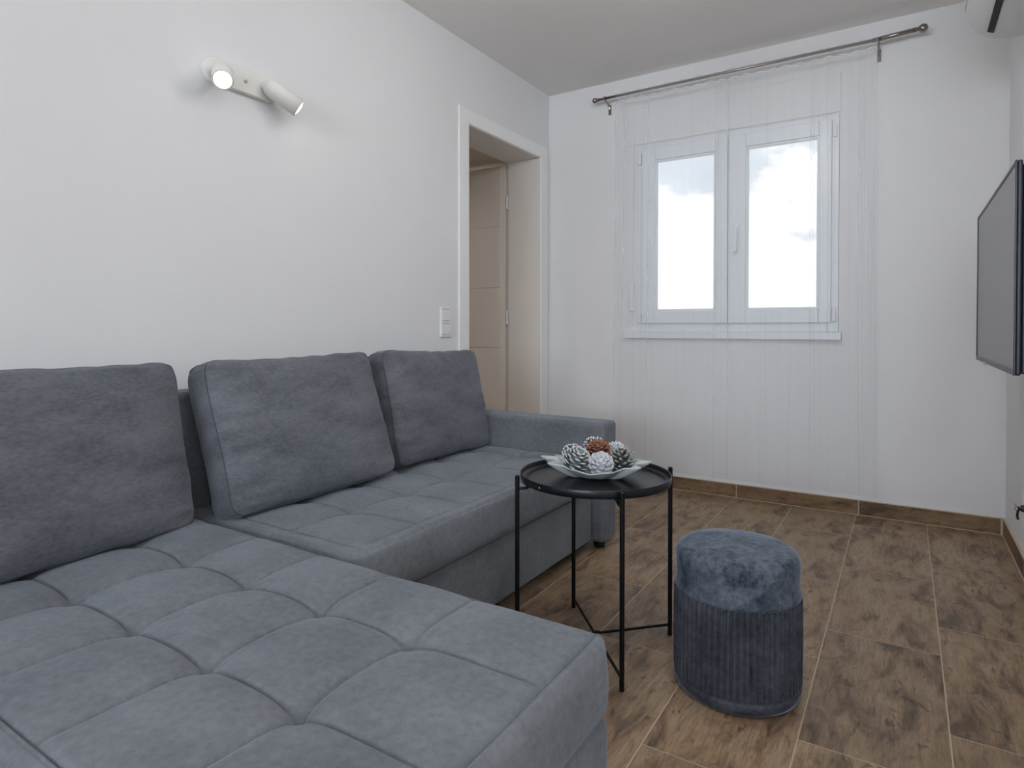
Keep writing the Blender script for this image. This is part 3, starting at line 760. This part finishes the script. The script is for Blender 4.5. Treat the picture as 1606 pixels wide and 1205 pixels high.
# pine cones
def cone_mat(name, col, rough=.6): return simple(name, col, rough, var=.15, nscale=150)
M['c_brown'] = cone_mat('cone_brown', (.16, .062, .035, 1)); M['c_dark'] = cone_mat('cone_dark_scale', (.055, .052, .045, 1)); M['c_tip'] = cone_mat('cone_white_tip', (.72, .74, .76, 1))
M['c_tipgrey'] = cone_mat('cone_silver_tip', (.36, .38, .37, 1)); M['c_green'] = cone_mat('cone_frosted_green', (.22, .27, .25, 1)); M['c_browntip'] = cone_mat('cone_copper_tip', (.30, .13, .075, 1))
M['c_white'] = cone_mat('cone_white_scale', (.62, .63, .66, 1))
def pine_cone(label, loc, axis, Rm, Hh, nsc, sw, sl, body, tip, openf, tipfrac=.45, seed=0, thickn=.0016):
    rn = random.Random(seed); bm = bmesh.new()
    def rad(q): return Rm*(math.sin(PI*min(1, max(0, q*.86+.10)))**.75)
    lathe(bm, [(0, 0)]+[(rad(q)*.48, q*Hh) for q in [i/10 for i in range(0, 11)]]+[(0, Hh*.99)], 16, mi=0)
    GA = PI*(3-math.sqrt(5))
    for i in range(nsc):
        q = (i+.5)/nsc; a = i*GA+rn.uniform(-.08, .08)
        z0 = q*Hh*.93; r0 = rad(q)*.42; R1 = rad(q)
        out = Vector((math.cos(a), math.sin(a), 0)); tan = Vector((-math.sin(a), math.cos(a), 0))
        el = R(-12)+q*R(78)*openf+rn.uniform(-.08, .08)
        ln = (R1-r0)*1.0+sl*(1-.35*q)
        d = out*math.cos(el)+Vector((0, 0, 1))*math.sin(el); nrm = d.cross(tan).normalized()
        wd_ = sw*(.55+.6*math.sin(PI*min(1, q*.8+.12)))
        st = [(0, .28), (.35, .62), (.62, 1.0), (.82, .98), (.94, .70), (1.0, .30)]
        base = Vector((0, 0, z0))+out*r0
        ups, dns = [], []
        for (s_, ww) in st:
            c_ = base+d*ln*s_+Vector((0, 0, 1))*(.25*ln*s_*s_)
            th = thickn*(1 if s_ < .5 else 1.6)
            ups.append((bm.verts.new(c_-tan*wd_*ww/2+nrm*0), bm.verts.new(c_+nrm*-th*.9), bm.verts.new(c_+tan*wd_*ww/2)))
            dns.append((bm.verts.new(c_-tan*wd_*ww/2*.9+nrm*th*.6), bm.verts.new(c_+nrm*th*1.2), bm.verts.new(c_+tan*wd_*ww/2*.9+nrm*th*.6)))
        for k_ in range(len(st)-1):
            mi = 1 if (st[k_][0]+st[k_+1][0])/2 > 1-tipfrac else 0
            for S in (ups, dns):
                for m_ in (0, 1):
                    bm.faces.new((S[k_][m_], S[k_][m_+1], S[k_+1][m_+1], S[k_+1][m_])).material_index = mi
            for m_ in (0, 2):
                bm.faces.new((ups[k_][m_], ups[k_+1][m_], dns[k_+1][m_], dns[k_][m_])).material_index = mi
        for m_ in (0, 1): bm.faces.new((ups[-1][m_], ups[-1][m_+1], dns[-1][m_+1], dns[-1][m_])).material_index = 1
    o = obj('pine_cone', bm, [body, tip], smooth=False)
    o.rotation_euler = Vector((0, 0, 1)).rotation_difference(Vector(axis).normalized()).to_euler()
    o.location = Vector(loc)-Vector(axis).normalized()*Hh*.5
    tag(o, label, 'pine cone', 'pine cones in the leaf dish')
    return o
pine_cone('large frosted grey-green pine cone lying at the left of the dish', (1.172, 1.690, .556), (.45, -.15, .75), .041, .074, 64, .021, .006, M['c_green'], M['c_white'], .75, .22, 1)
pine_cone('white painted pine cone at the front middle of the dish', (1.252, 1.690, .553), (.35, -.6, .85), .035, .052, 46, .017, .007, M['c_white'], M['c_white'], .8, .5, 2, .0022)
pine_cone('spiky dark pine cone with silver scale tips, standing at the right', (1.291, 1.756, .558), (-.05, .0, 1), .034, .072, 78, .0105, .013, M['c_dark'], M['c_tipgrey'], .55, .35, 3)
pine_cone('natural brown pine cone on top, in the middle of the pile', (1.213, 1.758, .580), (.15, -.35, .9), .034, .050, 50, .016, .006, M['c_brown'], M['c_browntip'], .75, .3, 4)
pine_cone('dark pine cone with white tips, furthest back behind the brown one', (1.178, 1.806, .578), (-.1, .1, 1),   .026, .056, 52, .008, .012, M['c_dark'], M['c_tip'], .75, .2, 5)
pine_cone('small white-tipped dark pine cone behind the large green one', (1.135, 1.738, .563), (-.25, .05, 1), .025, .052, 46, .008, .012, M['c_dark'], M['c_tip'], .75, .22, 6)
pine_cone('small bright white pine cone at the back right, beside the spiky dark one', (1.250, 1.806, .572), (-.1, -.1, 1), .025, .052, 46, .009, .010, M['c_white'], M['c_tip'], .8, .3, 7)

# ------------------------------------------------------------------ pouf
t = thing('pouf', 'round slate blue velvet pouf with a pleated side and smooth lid', 'pouf', (1.6315, 1.728, 0))
pr_ = .1625; NP = 66
def pleat(a, r, z):
    if r < pr_-.012: return 0
    q = (a*NP/(2*PI)) % 1.0
    return .0095*(abs(math.sin(PI*q))**.7)-.0095
prof = [(0, .034), (pr_-.014, .034), (pr_-.003, .036), (pr_+.001, .043), (pr_+.0012, .10), (pr_+.0015, .16), (pr_+.001, .22), (pr_, .258), (pr_-.003, .268), (pr_-.014, .271), (0, .271)]
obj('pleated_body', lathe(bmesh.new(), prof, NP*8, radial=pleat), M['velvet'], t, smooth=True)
prof = [(0, .003), (pr_-.016, .003), (pr_-.007, .006), (pr_-.002, .016), (pr_, .028), (pr_-.002, .036), (pr_-.01, .038), (0, .038)]
obj('base_band', lathe(bmesh.new(), prof, 96), M['velvet'], t, smooth=True)
def dimple(a, r, z): return .0015*noise.noise((math.cos(a)*2, math.sin(a)*2, z*12))*(r/pr_)
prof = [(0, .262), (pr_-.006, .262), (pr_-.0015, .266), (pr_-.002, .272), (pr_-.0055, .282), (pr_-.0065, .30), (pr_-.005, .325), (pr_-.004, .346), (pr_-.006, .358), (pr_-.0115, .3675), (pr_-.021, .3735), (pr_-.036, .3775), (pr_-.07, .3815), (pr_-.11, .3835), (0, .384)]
obj('lid', lathe(bmesh.new(), prof, 96, radial=dimple), M['velvet_lit'], t, smooth=True)
b = bmesh.new(); cyl(b, (0, 0, 0), (0, 0, .006), .135, n=48); obj('foot_pad', b, M['blackpl'], t)
b = bmesh.new()
for i in range(0, 1): 
    pts = [((pr_+.003)*math.cos(R(205+k*3)), (pr_+.003)*math.sin(R(205+k*3)), .244+.010*math.sin(k*.9)) for k in range(8)]
    tube(b, pts, .0006, 5)
b.free()

# ------------------------------------------------------------------ lights
def rear_fill_lamp(label, x, y, lm):
    t = thing('ceiling_lamp', label, 'ceiling lamp', (x, y, H))
    obj('lamp_base', lathe(bmesh.new(), [(0, 0), (.23, 0), (.23, -.035), (0, -.035)], 48), M['plastic'], t)
    obj('diffuser', lathe(bmesh.new(), [(0, -.0355), (.215, -.0355), (.21, -.06), (.15, -.085), (0, -.095)], 48), lm, t, smooth=True)
def pendant(label, x, y, r_, drop, m):
    t = thing('fill_pendant_lamp', label, 'added pendant lamp', (x, y, H))
    obj('ceiling_rose', lathe(bmesh.new(), [(0, 0), (.05, 0), (.05, -.02), (0, -.025)], 32), M['plastic'], t, smooth=True)
    obj('cable', cyl(bmesh.new(), (0, 0, -.02), (0, 0, -drop), .003, n=10), M['blackpl'], t)
    obj('globe', lathe(bmesh.new(), [(0, -drop)]+[(r_*math.sin(PI*i/24), -drop-r_+r_*math.cos(PI*i/24)) for i in range(1, 24)]+[(0, -drop-2*r_)], 40), m, t, smooth=True)
pendant('larger lit globe pendant added for even light above the front edge of the chaise, out of the frame', 1.75, .95, .14, .16, M['globe_fill'])  # unseen lamp suggested by the shadows, made a globe to brighten the ceiling
pendant('smaller lit globe pendant added for even light above the tray table, out of the frame', 1.50, 1.90, .12, .13, M['globe_fill2'])  # second globe added to lift the ceiling, right wall and door side
rear_fill_lamp('unseen flush ceiling lamp added for even light in the open-plan room, nearest the living room', 3.9, -1.2, M['rear_fill'])  # three unseen lamps added back here to even out the room light
rear_fill_lamp('unseen flush ceiling lamp added for even light in the open-plan room, in its middle', 3.4, -2.4, M['rear_fill'])
rear_fill_lamp('unseen flush ceiling lamp added for even light in the open-plan room, nearest the back wall', 2.6, -3.4, M['rear_fill'])

def portal(name, loc, rot, sx, sy):
    l = bpy.data.lights.new(name, 'AREA'); l.shape = 'RECTANGLE'; l.size = sx; l.size_y = sy
    l.cycles.is_portal = True
    o = bpy.data.objects.new(name, l); COL.objects.link(o); o.location = loc; o.rotation_euler = rot
portal('daylight_portal', ((w0+w1)/2, L+.24, (wb+wt)/2), (-PI/2, 0, 0), 1.1, 1.14)      # faces into the room (-y)
portal('daylight_portal', (1.8, YB-.19, (gh+.9)/2), (PI/2, 0, 0), 3.0, gh-.9)

# sky: soft cloud deck; the sky behind the camera (sun side) is brighter
wld = bpy.data.worlds.new('sky'); C.world = wld; wld.use_nodes = True
nt = wld.node_tree; bg = nt.nodes['Background']
tc = node(nt, 'ShaderNodeTexCoord'); sp = node(nt, 'ShaderNodeSeparateXYZ'); nt.links.new(tc.outputs['Generated'], sp.inputs[0])
mp = node(nt, 'ShaderNodeMapping'); mp.inputs['Scale'].default_value = (1, 1, 1.6); nt.links.new(tc.outputs['Generated'], mp.inputs[0])
n1 = node(nt, 'ShaderNodeTexNoise', i_Scale=5.5, i_Detail=9, i_Roughness=.55); nt.links.new(mp.outputs[0], n1.inputs['Vector'])
el = math_n(nt, 'MULTIPLY', sp.outputs[2], 2.3)
cl = math_n(nt, 'SUBTRACT', math_n(nt, 'ADD', n1.outputs['Fac'], .08), el)
cloud = ramp(nt, cl, [(.0, (.74, .80, .88, 1)), (.10, (.78, .83, .89, 1)), (.125, (.95, .96, .99, 1)), (.17, (1.15, 1.14, 1.13, 1)), (1, (1.12, 1.10, 1.09, 1))])
n2 = node(nt, 'ShaderNodeTexNoise', i_Scale=9.0, i_Detail=6); nt.links.new(mp.outputs[0], n2.inputs['Vector'])
sh = ramp(nt, n2.outputs['Fac'], [(.35, (.93, .93, .93, 1)), (.6, (1, 1, 1, 1))])
sky = mix_col(nt, 1.0, cloud, sh, 'MULTIPLY')
back = ramp(nt, math_n(nt, 'MULTIPLY_ADD', math_n(nt, 'SUBTRACT', math_n(nt, 'MULTIPLY', sp.outputs[0], .8), math_n(nt, 'MULTIPLY', sp.outputs[1], .6)), .5, .5), [(.58, (1, 1, 1, 1)), (.85, (8.5, 9.3, 10.4, 1))])
sky = mix_col(nt, 1.0, sky, back, 'MULTIPLY')
nt.links.new(sky, bg.inputs['Color']); bg.inputs['Strength'].default_value = 1.15

# ------------------------------------------------------------------ camera
cam = bpy.data.cameras.new('camera'); co = bpy.data.objects.new('camera', cam); COL.objects.link(co)
cam.sensor_width = 36; cam.lens = 974.381*36/1606; cam.shift_y = -74.053/1606; cam.clip_start = .05
co.location = (2.00956, 0, .958289); co.rotation_euler = (PI/2-.0138460, 0, .5638457)
C.camera = co
C.view_settings.view_transform = 'Standard'; C.view_settings.look = 'None'
C.view_settings.exposure = 0.05; C.view_settings.gamma = 1; C.view_settings.use_curve_mapping = False
